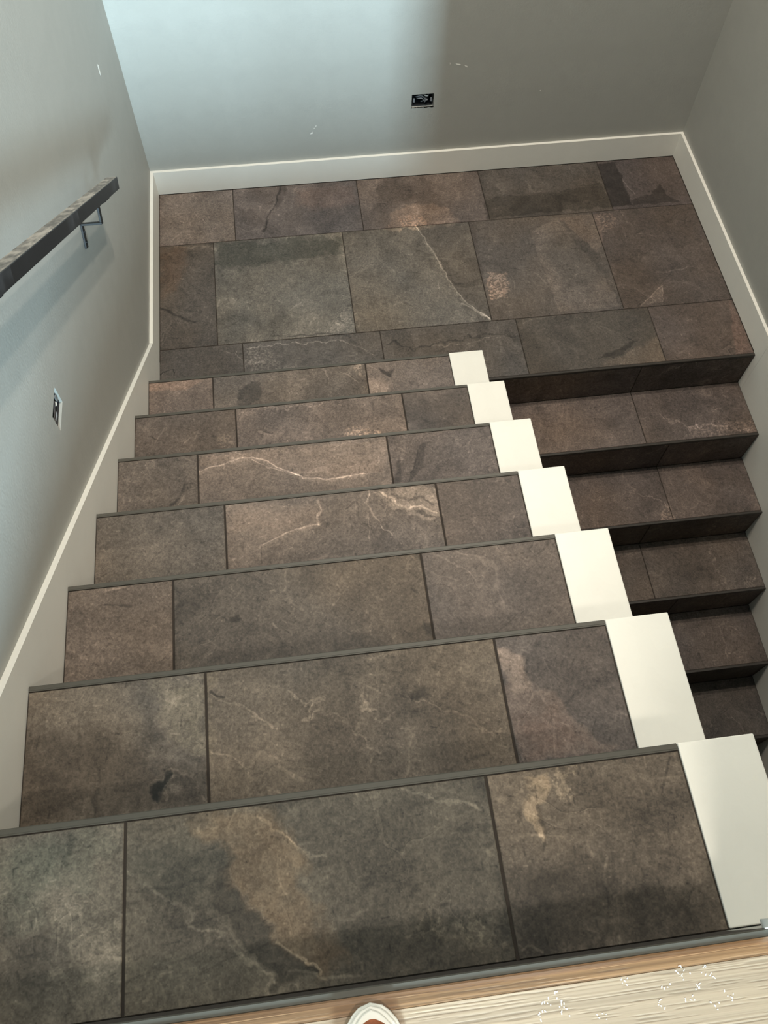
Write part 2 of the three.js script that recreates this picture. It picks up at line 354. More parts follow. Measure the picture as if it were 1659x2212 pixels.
const patch = (y, list, v, t, extra = {}) => ({ k: 'patch', p: px(y, list), v, t, ...extra });

// nosing strip: flat top with a front lip, a shallow ridge at the back
function nosing(x0, x1, y, z, dir, mat, parent) {     // dir -1: front faces -z
  const prof = [[0, -0.011], [0, -0.0015], [0.0016, 0.0005], [0.0085, 0.0005], [0.0098, -0.0002], [NOSE, -0.0002], [NOSE, -0.004], [0.003, -0.004], [0.003, -0.011]];
  return obj('nosing_strip', slab(prof, [], x1 - x0, (u, v, w) => [x0 + w, y + v, z - dir * u]), mat, parent);
}

const landTiles = [];
{
  const rows = [[ZF, -0.915, [0.349, 0.945, 1.545, 2.144]], [-0.915, -0.311, [0.246, 0.842, 1.441, 2.037]], [-0.311, ZL - NOSE, [0.351, 0.945, 1.545, 2.143]]];
  const cols = [
    [[104, 92, 81], [86, 77, 70], [95, 83, 73], [80, 72, 62], [80, 70, 63]],
    [[80, 71, 60], [98, 91, 79], [98, 90, 78], [88, 79, 69], [82, 71, 61]],
    [[78, 71, 62], [88, 80, 70], [82, 75, 66], [76, 68, 57], [84, 72, 62]]];
  rows.forEach(([z0, z1, js], n) => {
    const xs = [0, ...js, XR];
    for (let i = 0; i < 5; i++) landTiles.push({ r: [xs[i], xs[i + 1], z0, z1], c: cols[n][i], s: 1.7 + n * 5.3 + i * 1.37, m: [0.75, 1.0, 0.95, 0.8, 0.8][i] });
  });
}
const landDom = [0, XR, ZF, ZL];
const landFeats = [
  vein(0, [[607, 404], [596, 440], [578, 468], [570, 500]], 0.008, -0.4), patch(0, [[640, 412], [770, 398], [772, 440], [690, 455], [640, 440]], 0.06, [14, 2, -4], { j: 0.03, f: 0.02 }),
  patch(0, [[604, 404], [622, 402], [612, 440], [592, 455]], -0.15, [0, 0, 0], { f: 0.006 }),
  patch(0, [[850, 452], [905, 440], [962, 447], [992, 483], [930, 492], [838, 497]], 0.16, [12, 3, -4], { j: 0.03, f: 0.008 }), patch(0, [[860, 470], [905, 462], [925, 485], [870, 495]], 0.25, [26, 8, -4], { speck: 1, j: 0.03 }),
  patch(0, [[1046, 430], [1110, 424], [1180, 418], [1300, 395], [1320, 446], [1052, 472]], -0.16, [0, 0, -2], { j: 0.02 }),
  vein(0, [[1255, 405], [1300, 400]], 0.006, 0.3),
  patch(0, [[1290, 354], [1328, 350], [1345, 385], [1352, 410], [1366, 443], [1322, 447]], -0.30, [0, 0, -2], { j: 0.01 }),
  patch(0, [[1372, 430], [1405, 418], [1425, 398], [1440, 420], [1470, 436], [1366, 443]], -0.22, [0, 0, -2], { j: 0.012 }), vein(0, [[1345, 385], [1362, 410], [1372, 420]], 0.006, 0.4),
  patch(0, [[347, 537], [398, 534], [400, 600], [350, 640]], 0.0, [16, 2, -6], { j: 0.04, f: 0.02 }), vein(0, [[347, 666], [378, 679], [420, 695]], 0.012, -0.4), vein(0, [[380, 535], [430, 532], [465, 545]], 0.012, 0.3, { j: 0.03 }),
  patch(0, [[468, 528], [735, 508], [740, 545], [640, 560], [560, 575], [468, 588]], -0.14, [-3, 2, 0], { j: 0.05, f: 0.01 }),
  patch(0, [[715, 690], [760, 660], [768, 720], [700, 725]], 0.22, [4, 0, -2], { speck: 1, j: 0.04 }),
  vein(0, [[898, 486], [930, 535], [950, 566], [966, 602], [1000, 646], [1058, 690]], 0.006, 0.5, { halo: 0.02 }),
  patch(0, [[900, 486], [1023, 476], [1060, 690], [1000, 645], [966, 600], [948, 562]], -0.08, [3, 0, -1], { j: 0.008 }),
  vein(0, [[1000, 655], [1028, 672], [1056, 690]], 0.010, 0.35),
  patch(0, [[1048, 590], [1085, 588], [1100, 605], [1095, 640], [1060, 655], [1052, 620]], 0.35, [30, 12, 4], { speck: 1, j: 0.03 }), patch(0, [[1048, 590], [1085, 588], [1100, 605], [1090, 640], [1060, 650]], 0.05, [14, 4, -2], { j: 0.03 }),
  patch(0, [[1145, 500], [1205, 470], [1240, 520], [1300, 590], [1342, 662], [1208, 673], [1190, 620], [1165, 560]], 0.12, [4, 1, -1], { j: 0.012 }),
  patch(0, [[1208, 472], [1290, 462], [1305, 520], [1290, 545], [1240, 500]], 0.14, [8, 1, -3], { j: 0.015 }), patch(0, [[1290, 462], [1330, 460], [1325, 490], [1300, 500]], 0.3, [20, 8, 0], { speck: 1, j: 0.03 }),
  patch(0, [[1220, 500], [1285, 545], [1310, 600], [1230, 620], [1180, 560], [1175, 520]], -0.1, [-2, 0, 0], { f: 0.02, j: 0.02 }),
  patch(0, [[1380, 662], [1405, 640], [1430, 615], [1433, 652]], 0.16, [2, 2, 1]), vein(0, [[1380, 662], [1405, 640], [1430, 615], [1433, 652]], 0.004, 0.5),
  vein(0, [[1420, 590], [1480, 580], [1500, 575]], 0.005, 0.35), vein(0, [[1375, 505], [1430, 510]], 0.005, 0.3),
  vein(0, [[530, 755], [560, 748], [640, 742], [740, 738], [790, 755], [808, 772]], 0.006, 0.5, { j: 0.02 }), patch(0, [[532, 748], [560, 745], [620, 790], [700, 790], [540, 800]], 0.25, [6, 5, 3], { speck: 1, j: 0.04 }),
  vein(0, [[590, 728], [700, 720], [760, 728]], 0.008, -0.3), vein(0, [[480, 757], [528, 778]], 0.004, 0.45), vein(0, [[346, 810], [365, 798], [372, 798], [376, 812]], 0.005, -0.5),
  vein(0, [[835, 740], [900, 752], [960, 740], [1010, 735], [1050, 720], [1110, 725]], 0.012, -0.32, { j: 0.03 }), vein(0, [[940, 748], [1000, 745], [1060, 728]], 0.006, 0.4, { j: 0.02 }),
  patch(0, [[1298, 790], [1330, 775], [1420, 728], [1443, 782]], 0.14, [10, 3, -2], { j: 0.02 }), patch(0, [[1290, 775], [1340, 748], [1380, 735], [1330, 772]], -0.25, [0, 0, 0], { j: 0.02 }),
  patch(0, [[1575, 645], [1600, 690], [1628, 762], [1590, 764], [1580, 700]], 0.12, [14, 2, 0], { j: 0.012 }), vein(0, [[1128, 700], [1150, 690], [1180, 686]], 0.004, 0.3),
];
const landMat = slate(landDom, 2048, 1014, landTiles, landFeats);

// landing floor: a bed of grout with the tiles set into it
const landing = struct(group('floor'), 'dark slate look tiles of the stair landing', 'floor');
obj('grout_bed', metricUV(mergeGeometries([box(XL, XW, -0.22, -0.0022, ZW, 0), box(W + CAPW - 0.01, XW, -0.22, -0.0022, 0, ZL - 0.001)]), 2), M.grout, landing);
for (const t of landTiles) {
  const [a0, a1, b0, b1] = t.r, last = b1 > -0.1;
  if (last && a0 < W && a1 > W + CAPW) {      // the tile that runs past the foot of the stepped wall
    const m = obj('tile', tileGeo(a0 + GAP, a1 - GAP, b0 + GAP, b1 - GAP, TH, landDom), landMat, landing); m.position.y = 0; continue;
  }
  obj('tile', tileGeo(a0 + GAP, a1 - GAP, b0 + GAP, b1 - GAP, TH, landDom), landMat, landing);
}
nosing(W + CAPW + 0.001, XR - 0.001, 0, ZL, 1, M.nosingDark, landing);

// a course of tiles on a riser, facing dir along z
function riser(parent, xs, y0, y1, z, dir, dom, mat) {
  for (let i = 0; i + 1 < xs.length; i++) {
    const h = y1 - y0 - 0.013, g = tileGeo(xs[i] + GAP, xs[i + 1] - GAP, dom[2] + 0.02, dom[2] + 0.02 + h, TH, dom);
    // plane (x, h, b) -> world: b runs up the riser
    const p = g.attributes.position;
    for (let n = 0; n < p.count; n++) { const a = p.getX(n), hh = p.getY(n), b = p.getZ(n) - dom[2] - 0.02; p.setXYZ(n, a, y0 + 0.001 + b, z + dir * hh); }
    if (dir < 0) { /* mirrored plane keeps its winding */ } else { for (let n = 0; n < p.count; n += 3) { const A = [p.getX(n + 1), p.getY(n + 1), p.getZ(n + 1)], B = [p.getX(n + 2), p.getY(n + 2), p.getZ(n + 2)]; p.setXYZ(n + 1, ...B); p.setXYZ(n + 2, ...A); const uv = g.attributes.uv, ua = [uv.getX(n + 1), uv.getY(n + 1)]; uv.setXY(n + 1, uv.getX(n + 2), uv.getY(n + 2)); uv.setXY(n + 2, ...ua); } }
    g.computeVertexNormals();
    obj('riser_tile', g, mat, parent);
  }
}

// ------------------------------------------------------------------ upper flight
const upper = tag(group('staircase'), 'slate tiled stair flight with grey metal nosings beside the handrail wall', 'staircase');
const odd = [0.247, 0.8445], even = [0.350, 0.942];
const UPC = {
  1: [[104, 90, 78], [100, 90, 79], [104, 91, 79]], 2: [[92, 81, 70], [112, 97, 84], [86, 76, 66]], 3: [[100, 89, 77], [112, 98, 85], [102, 89, 78]],
  4: [[98, 88, 75], [104, 91, 78], [92, 80, 69]], 5: [[102, 89, 76], [90, 79, 65], [89, 78, 67]], 6: [[98, 88, 74], [96, 85, 70], [84, 74, 64]], 7: [[104, 95, 79], [90, 81, 65], [99, 87, 71]],
};
const UPF = {
  1: (y) => [patch(y, [[322, 826], [400, 821], [442, 824], [400, 842], [325, 845]], 0.1, [18, 4, -4], { j: 0.015 }), patch(y, [[515, 838], [545, 826], [560, 830], [562, 860], [530, 885], [512, 878]], -0.2, [-2, 0, 1], { j: 0.02 }), patch(y, [[760, 788], [783, 786], [786, 815], [765, 800]], 0.3, [14, 8, 2], { speck: 1 }), vein(y, [[700, 795], [712, 830]], 0.004, 0.25), vein(y, [[735, 800], [760, 815], [785, 838]], 0.005, 0.35), patch(y, [[812, 796], [850, 797], [845, 812], [822, 806]], -0.3, [0, 0, 0], { j: 0.02 }), patch(y, [[790, 815], [840, 825], [830, 850], [792, 850]], 0.15, [8, 4, 0], { j: 0.03, f: 0.02 })],
  2: (y) => [patch(y, [[740, 936], [760, 920], [800, 922], [828, 934], [745, 944]], 0.4, [38, 22, 4], { speck: 1, j: 0.02 }), patch(y, [[870, 866], [900, 870], [960, 850], [1000, 845], [1020, 905], [880, 930]], -0.06, [0, 0, 0], { j: 0.03 }), vein(y, [[520, 885], [580, 885], [640, 878], [700, 872]], 0.005, 0.3, { j: 0.03 }), patch(y, [[470, 945], [500, 935], [508, 962], [475, 966]], 0.2, [8, 6, 0], { speck: 1, j: 0.03 }), vein(y, [[330, 942], [350, 952]], 0.007, -0.3)],
  3: (y) => [vein(y, [[430, 1018], [470, 1005], [505, 996], [520, 988], [545, 987], [575, 995], [600, 1008], [640, 1025], [660, 1033], [700, 1033], [745, 1028], [790, 1022]], 0.005, 0.55, { halo: 0.022, j: 0.008 }), vein(y, [[545, 992], [580, 1010], [610, 1015], [650, 1030]], 0.004, 0.35), patch(y, [[430, 1008], [545, 985], [600, 1008], [660, 1030], [830, 1020], [838, 950], [435, 985]], 0.07, [6, 2, -1], { j: 0.008 }), patch(y, [[905, 965], [930, 955], [900, 1030], [885, 1038]], -0.18, [0, 0, 0], { j: 0.015 }), vein(y, [[900, 975], [893, 1010], [882, 1042]], 0.005, -0.35), patch(y, [[857, 1000], [865, 985], [868, 1040], [852, 1043]], -0.22, [0, 0, 0]), vein(y, [[365, 1090], [385, 1075], [400, 1045]], 0.010, -0.45), vein(y, [[382, 1088], [398, 1070]], 0.004, 0.5)],
  4: (y) => [vein(y, [[565, 1178], [600, 1157], [640, 1142], [690, 1128]], 0.005, 0.5, { halo: 0.045, j: 0.01 }), vein(y, [[693, 1130], [688, 1105], [683, 1080]], 0.010, 0.5, { j: 0.02 }), patch(y, [[600, 1150], [690, 1122], [690, 1085], [600, 1100], [500, 1090], [500, 1140]], 0.06, [8, 2, -2], { j: 0.02, f: 0.02 }), patch(y, [[565, 1180], [690, 1130], [800, 1115], [850, 1160], [870, 1180], [560, 1218]], -0.06, [0, 0, 0], { j: 0.012 }), patch(y, [[800, 1062], [940, 1046], [955, 1115], [930, 1130], [880, 1105], [835, 1095]], 0.22, [10, 9, 6], { j: 0.02 }), vein(y, [[815, 1060], [850, 1085], [900, 1100], [945, 1110]], 0.008, 0.5, { j: 0.025 }), vein(y, [[840, 1065], [890, 1080], [940, 1085]], 0.010, -0.35, { j: 0.025 }), vein(y, [[855, 1100], [900, 1108], [945, 1122]], 0.008, -0.35, { j: 0.02 }), vein(y, [[787, 1058], [798, 1095], [805, 1120], [845, 1152]], 0.006, 0.5, { j: 0.02 }), vein(y, [[793, 1110], [797, 1165]], 0.004, 0.35), vein(y, [[565, 1178], [562, 1215]], 0.003, -0.25)],
  5: (y) => [patch(y, [[500, 1330], [525, 1322], [522, 1345], [505, 1350]], -0.3, [0, 0, 0], { j: 0.02 }), vein(y, [[230, 1275], [270, 1268]], 0.008, 0.4), vein(y, [[215, 1312], [290, 1308]], 0.005, -0.25), vein(y, [[590, 1350], [600, 1358]], 0.005, 0.5), vein(y, [[888, 1272], [900, 1280]], 0.006, -0.3), patch(y, [[1080, 1185], [1130, 1175], [1150, 1200], [1110, 1235]], 0.12, [4, 2, 0], { j: 0.03, f: 0.015 }), patch(y, [[915, 1350], [935, 1345], [936, 1372], [918, 1370]], -0.25, [0, 0, 0], { j: 0.015 }), patch(y, [[380, 1290], [440, 1285], [420, 1330], [385, 1335]], -0.15, [0, 0, 0], { j: 0.05, f: 0.03 })],
  6: (y) => [patch(y, [[70, 1590], [200, 1580], [330, 1640], [435, 1700], [440, 1735], [50, 1790]], -0.18, [2, 0, -2], { j: 0.05, f: 0.02 }), patch(y, [[330, 1480], [440, 1465], [443, 1650], [380, 1600], [360, 1540]], 0.10, [4, 4, -4], { j: 0.05, f: 0.02 }), patch(y, [[325, 1690], [350, 1675], [365, 1690], [350, 1725], [330, 1720]], -0.42, [-4, 2, 2], { j: 0.025 }), vein(y, [[320, 1690], [330, 1672], [360, 1675], [370, 1720]], 0.007, 0.4, { j: 0.03 }), vein(y, [[370, 1680], [415, 1700], [440, 1730]], 0.008, 0.3, { j: 0.03 }), patch(y, [[290, 1490], [320, 1485], [340, 1560], [345, 1620], [310, 1640], [290, 1560]], -0.12, [-2, 0, 2], { j: 0.04, f: 0.015 }), vein(y, [[452, 1494], [470, 1502], [520, 1530], [560, 1560], [590, 1580]], 0.006, 0.35, { j: 0.02 }), vein(y, [[455, 1494], [490, 1503]], 0.006, -0.5), vein(y, [[620, 1500], [690, 1520], [650, 1545], [720, 1545], [750, 1560]], 0.006, 0.3, { j: 0.03 }), vein(y, [[785, 1510], [790, 1540], [830, 1560], [850, 1530]], 0.006, 0.3, { j: 0.02 }), vein(y, [[870, 1490], [900, 1520], [960, 1530], [1050, 1570], [1095, 1585]], 0.006, 0.32, { j: 0.025 }), patch(y, [[870, 1490], [930, 1485], [930, 1510], [895, 1518]], -0.22, [0, 0, 0], { j: 0.02 }), vein(y, [[720, 1560], [800, 1590], [810, 1620]], 0.005, 0.25, { j: 0.03 }), vein(y, [[450, 1620], [500, 1640], [560, 1690], [640, 1740]], 0.006, 0.25, { j: 0.02 }), patch(y, [[1076, 1400], [1100, 1405], [1130, 1425], [1150, 1480], [1185, 1490], [1205, 1500], [1240, 1550], [1300, 1590], [1345, 1622], [1128, 1648], [1100, 1540]], 0.15, [18, 8, 2], { j: 0.02 }), patch(y, [[1076, 1400], [1130, 1425], [1150, 1480], [1120, 1500], [1090, 1470]], 0.14, [4, 5, 2], { j: 0.02 }), patch(y, [[1120, 1545], [1220, 1560], [1280, 1610], [1130, 1640]], -0.04, [10, 0, -4], { j: 0.04, f: 0.02 })],
  7: (y) => [patch(y, [[425, 1775], [560, 1742], [600, 1760], [650, 1830], [655, 1930], [700, 2000], [760, 2080], [690, 2105], [600, 2030], [520, 1940], [490, 1850], [440, 1800]], 0.04, [24, 6, -8], { j: 0.03, f: 0.012 }), patch(y, [[490, 1850], [525, 1950], [600, 2030], [690, 2105], [600, 2130], [520, 2050], [470, 1930]], -0.2, [0, 0, 0], { j: 0.03 }), patch(y, [[280, 1820], [420, 1790], [490, 1880], [480, 1950], [400, 1960], [290, 1880]], -0.10, [0, 4, 4], { j: 0.05, f: 0.02 }), vein(y, [[275, 1875], [330, 1910], [400, 1970], [470, 2030], [560, 2110], [600, 2140]], 0.008, 0.3, { j: 0.03 }), vein(y, [[600, 2030], [650, 2065], [690, 2100]], 0.006, 0.5, { j: 0.02 }), vein(y, [[560, 1760], [590, 1800], [640, 1830], [700, 1870]], 0.008, 0.32, { j: 0.03 }), patch(y, [[880, 1990], [1000, 1970], [1090, 2010], [1100, 2060], [960, 2050]], 0.22, [8, 6, 2], { speck: 1, j: 0.05 }), patch(y, [[740, 2010], [880, 1980], [1110, 2060], [1110, 2085], [800, 2110], [650, 2100]], -0.18, [0, 0, -2], { j: 0.05, f: 0.03 }), vein(y, [[620, 2095], [720, 2115], [780, 2112]], 0.005, 0.3), patch(y, [[1145, 1668], [1175, 1660], [1190, 1690], [1170, 1740], [1180, 1800], [1160, 1790], [1140, 1720]], 0.28, [18, 10, -2], { j: 0.025 }), patch(y, [[1190, 1665], [1250, 1655], [1240, 1740], [1200, 1740]], 0.3, [14, 12, 6], { speck: 1, j: 0.03 }), vein(y, [[1165, 1740], [1180, 1800], [1175, 1830]], 0.006, -0.35), patch(y, [[1120, 1920], [1200, 1880], [1320, 1870], [1400, 1900], [1550, 1960], [1570, 2005], [1130, 2078]], -0.24, [0, 0, -2], { j: 0.05, f: 0.03 }), vein(y, [[1310, 1850], [1312, 1930]], 0.006, 0.4, { j: 0.012 }), vein(y, [[1130, 2045], [1150, 2038], [1170, 2052]], 0.005, 0.5), vein(y, [[870, 1700], [990, 1730], [1040, 1760]], 0.006, 0.3, { j: 0.02 }), patch(y, [[0, 1850], [80, 1820], [200, 1810], [180, 1900], [90, 1960], [0, 1960]], 0.0, [-8, 4, 2], { j: 0.05, f: 0.03 }), patch(y, [[100, 1950], [250, 1930], [262, 2150], [120, 2120]], 0.14, [4, 4, 2], { speck: 1, j: 0.06 }), patch(y, [[0, 2010], [110, 1990], [150, 2120], [80, 2200], [0, 2200]], -0.2, [0, 0, 0], { j: 0.05, f: 0.03 })],
};
const RES = { 1: [1024, 256], 2: [1024, 256], 3: [1280, 320], 4: [1280, 320], 5: [1536, 384], 6: [1792, 448], 7: [2048, 512] };
for (let k = 1; k <= 7; k++) {
  const y = k * R, z0 = (k - 1) * G, zEnd = k === 7 ? ZU : k * G, js = k % 2 ? odd : even, xs = [0, ...js, W], dom = [0, W, z0, z0 + G];
  const tiles = [0, 1, 2].map((i) => ({ r: [xs[i], xs[i + 1], z0, z0 + G], c: UPC[k][i], s: 30.3 + k * 4.1 + i * 1.9, m: k === 5 ? 0.7 : k > 5 ? 1.15 : 0.85 }));
  const mat = slate(dom, ...RES[k], tiles, UPF[k](y));
  const step = group('step', upper);
  obj('core', metricUV(box(XL + BT + 0.0005, W + 0.002, k === 1 ? -0.002 : y - R - 0.002, y - 0.0022, z0 + TH, zEnd), 2), M.grout, step);
  for (let i = 0; i < 3; i++) obj('tile', tileGeo(xs[i] + (i ? 0.0024 : 0.0025), xs[i + 1] - (i < 2 ? 0.0024 : 0.0025), z0 + NOSE + 0.0022, zEnd - 0.001, TH, dom), mat, step).position.y = y;
  nosing(0.0012, W - 0.0012, y, z0, -1, M.nosing, step);
  riser(step, [0.001, ...js, W - 0.001], y - R, y, z0, -1, dom, mat);
}

// white cap boards of the stepped wall
const WHICH = ['lowest white cap board, beside the landing tiles', 'second white cap board up from the landing', 'third white cap board up from the landing', 'middle white cap board, fourth up from the landing', 'third white cap board down from the upper floor', 'second white cap board down from the upper floor', 'topmost white cap board, against the upper floor edge'];
for (let k = 1; k <= 7; k++) {
  const z0 = (k - 1) * G, z1 = k === 7 ? ZU - 0.002 : k * G - 0.001;
  const c = obj('stair_cap', metricUV(rbox(W, W + CAPW, -0.02, 0.0025, 0, z1 - z0 + 0.0, 0.0025, 3), 2.5), M.cap);
  c.position.set(0, k * R, z0);
  tag(c, WHICH[k - 1] + ' on the stepped wall', 'cap board', 'white caps on the stepped stair wall');
}

// ------------------------------------------------------------------ lower flight
const lower = tag(group('staircase'), 'dark tiled stair flight descending from the landing along the right wall', 'staircase');
{
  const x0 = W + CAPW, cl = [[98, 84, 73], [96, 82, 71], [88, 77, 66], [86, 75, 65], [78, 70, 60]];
  const LF = {
    1: (y) => [vein(y, [[1440, 905], [1490, 925], [1540, 915], [1620, 935]], 0.012, 0.4, { j: 0.04 }), patch(y, [[1300, 910], [1340, 905], [1335, 930], [1310, 935]], -0.13, [0, 0, 0], { j: 0.04, f: 0.015 }), patch(y, [[1490, 920], [1640, 905], [1636, 932], [1500, 945]], 0.25, [14, 8, 4], { speck: 1, j: 0.03 })],
    2: (y) => [patch(y, [[1425, 1110], [1445, 1090], [1456, 1118], [1430, 1128]], 0.4, [24, 16, 6], { speck: 1, j: 0.02 }), vein(y, [[1380, 1060], [1430, 1080], [1450, 1110]], 0.006, 0.35, { j: 0.03 })],
    3: (y) => [vein(y, [[1525, 1190], [1560, 1240], [1575, 1270]], 0.008, 0.3, { j: 0.03 }), patch(y, [[1600, 1250], [1630, 1245], [1640, 1275], [1610, 1280]], 0.25, [10, 8, 4], { speck: 1, j: 0.03 })],
    4: (y) => [vein(y, [[1555, 1350], [1570, 1420]], 0.006, 0.2, { j: 0.02 })],
    5: (y) => [vein(y, [[1560, 1540], [1590, 1560], [1620, 1590]], 0.005, 0.35, { j: 0.02 }), vein(y, [[1630, 1530], [1655, 1545]], 0.01, 0.3, { j: 0.03 })],
  };
  for (let k = 1; k <= 8; k++) {
    const y = -k * RL, z0 = ZL + (k - 1) * GL, z1 = z0 + GL, js = k === 3 ? [1.44, 2.031] : k % 2 ? [1.441, 2.035] : [1.545, 2.134], xs = [x0, ...js, XR], dom = [x0, XR, z0, z0 + GL];
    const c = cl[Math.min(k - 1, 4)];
    const step = group('step', lower);
    if (k < 8) {
      const tiles = [0, 1, 2].map((i) => ({ r: [xs[i], xs[i + 1], z0, z1], c: c.map((v) => v * [1, 0.97, 1.03][(i + k) % 3]), s: 80.7 + k * 3.7 + i * 1.3, m: 0.85 }));
      const mat = slate(dom, 1024, 256, tiles, LF[k] ? LF[k](y) : []);
      obj('core', metricUV(box(x0 - 0.002, XR, y - RL - 0.02, y - 0.0022, z0, z1 - TH), 2), M.grout, step);
      for (let i = 0; i < 3; i++) obj('tile', tileGeo(xs[i] + (i ? GAP : 0.0025), xs[i + 1] - (i < 2 ? GAP : 0.0025), z0 + 0.0006, z1 - NOSE - 0.0016, TH, dom), mat, step).position.y = y;
      nosing(x0 + 0.001, XR - 0.001, y, z1, 1, M.nosingDark, step);
      riser(step, xs, y, y + RL, z0, 1, dom, mat);
    } else obj('core', metricUV(box(x0 - 0.002, XR, LOW - 0.1, LOW - 0.001, z0, z0 + 0.02), 2), M.grout, step);
  }
}
// lower hall floor under the upper floor
struct(obj('floor', box(XL - 0.12, XW + 0.12, LOW - 0.12, LOW, ZW - 0.12, ZB + 0.12), M.concrete), 'grey concrete floor of the lower hall', 'floor');

// ------------------------------------------------------------------ upper hall floor
{
  const hall = struct(group('floor'), 'pale oak plank floor of the upper hall with a brown nose', 'floor');
  obj('slab', box(XL, XW, UP - 0.32, UP - 0.008, ZU + 0.012, ZB), M.concrete, hall);
  obj('riser_board', box(0.001, 1.166, UP - R + 0.001, UP - 0.012, ZU, ZU + 0.012), M.grout, hall);
  nosing(0.001, 1.166, UP - 0.0062, ZU, -1, M.nosing, hall);
  // rounded wooden stair nose
  const prof = [[0.0098, -0.012], [0.0098, -0.0050], [0.012, -0.0030], [0.017, -0.0012], [0.024, -0.0002], [0.030, 0], [0.030, -0.008]];
  const ng = slab(prof, [], 1.166, (u, v, w) => [0.001 + w, UP + v, ZU + u]);
  { const p = ng.attributes.position, uv = ng.attributes.uv; for (let i = 0; i < p.count; i++) uv.setXY(i, p.getX(i) / 1.22, (p.getZ(i) - ZU + p.getY(i) - UP) / 0.19); }
  obj('stair_nose', ng, M.noseWood, hall);
  let row = 0;
  for (let z = ZU + 0.0303; z < ZB - 0.02; z += 0.1903, row++) {
    const zE = Math.min(z + 0.19, ZB);
    let xa = XL, n = 0, first = [0.9, 0.35, 1.15, 0.6][row % 4];
    if (row === 0) { xa = 0.001; first = 1.165; }
    while (xa < XW - 0.01) {
      let xb = Math.min(n === 0 ? xa + first : xa + 1.22, row === 0 ? 1.166 : XW);
      if (row === 0 && n > 0) break;
      const g = rbox(xa + 0.0002, xb - 0.0002, UP - 0.008, UP, z, zE - 0.0003, 0.0008, 1), p = g.attributes.position, uv = g.attributes.uv, off = rnd();
      for (let i = 0; i < p.count; i++) uv.setXY(i, (p.getX(i) - xa) / 1.22 + off, (p.getZ(i) - z) / 0.19);
      obj('plank', g, M.planks[(row + n) % 3], hall); xa = xb; n++;
    }
  }
  // dried white paint spatter on the boards
  const sp = [[1195, 2150], [1210, 2165], [1180, 2175], [1345, 2120], [1465, 2095], [1480, 2105], [1520, 2092], [1440, 2130], [1500, 2130], [1535, 2110], [1175, 2195], [1220, 2185], [1545, 2175], [1575, 2150], [1430, 2170], [1300, 2195], [1490, 2160]];
  const bits = [];
  for (const [a, b] of sp) for (let n = 0; n < 5; n++) {
    const q = at(a + (rnd() - 0.5) * 22, b + (rnd() - 0.5) * 22, 1, UP), l = 0.0010 + rnd() * 0.003, g = new THREE.CylinderGeometry(0.0004 + rnd() * 0.0004, 0.0007, 0.0004, 6);
    g.scale(1, 1, l / 0.0012); g.rotateY((rnd() - 0.5) * 2.4); g.translate(q.x, UP + 0.0002, q.z); bits.push(g);
  }
  obj('paint_spatter', mergeGeometries(bits), M.plaster, hall).userData.kind = 'stuff';
}

// ------------------------------------------------------------------ recessed ceiling lights
LAMPS.forEach(([x, z, power, rad], i) => {
  const g = tag(group('ceiling_light'), ['round recessed ceiling light over the landing nearer the right wall', 'round recessed ceiling light over the landing nearer the handrail wall', 'wide round ceiling light in the upper hall'][i], 'ceiling light', 'recessed ceiling lights');
  g.position.set(x, CEIL, z);
  const ring = new THREE.LatheGeometry([[rad, -0.001], [rad + 0.002, -0.006], [rad + 0.02, -0.006], [rad + 0.025, 0]].map((p) => new THREE.Vector2(...p)), 40);
  obj('trim_ring', ring, M.white, g);
  const lens = new THREE.CylinderGeometry(rad, rad, 0.003, 32); lens.translate(0, -0.002, 0);
  obj('lens', lens, new THREE.MeshStandardMaterial({ color: 0xffffff, emissive: LAMP_COLOR, emissiveIntensity: rad > 0.1 ? 1.2 : 3 }), g);
  const L = new THREE.SpotLight(LAMP_COLOR, power, 0, 1.02, 0.75, 2);
  L.name = 'lamp'; L.position.set(0, -0.02, 0); L.castShadow = true; L.shadow.radius = rad / 0.025; L.shadow.mapSize.set(2048, 2048);
  L.target.position.set(0, -3, 0); g.add(L); g.add(L.target); L.target.name = 'aim';
});

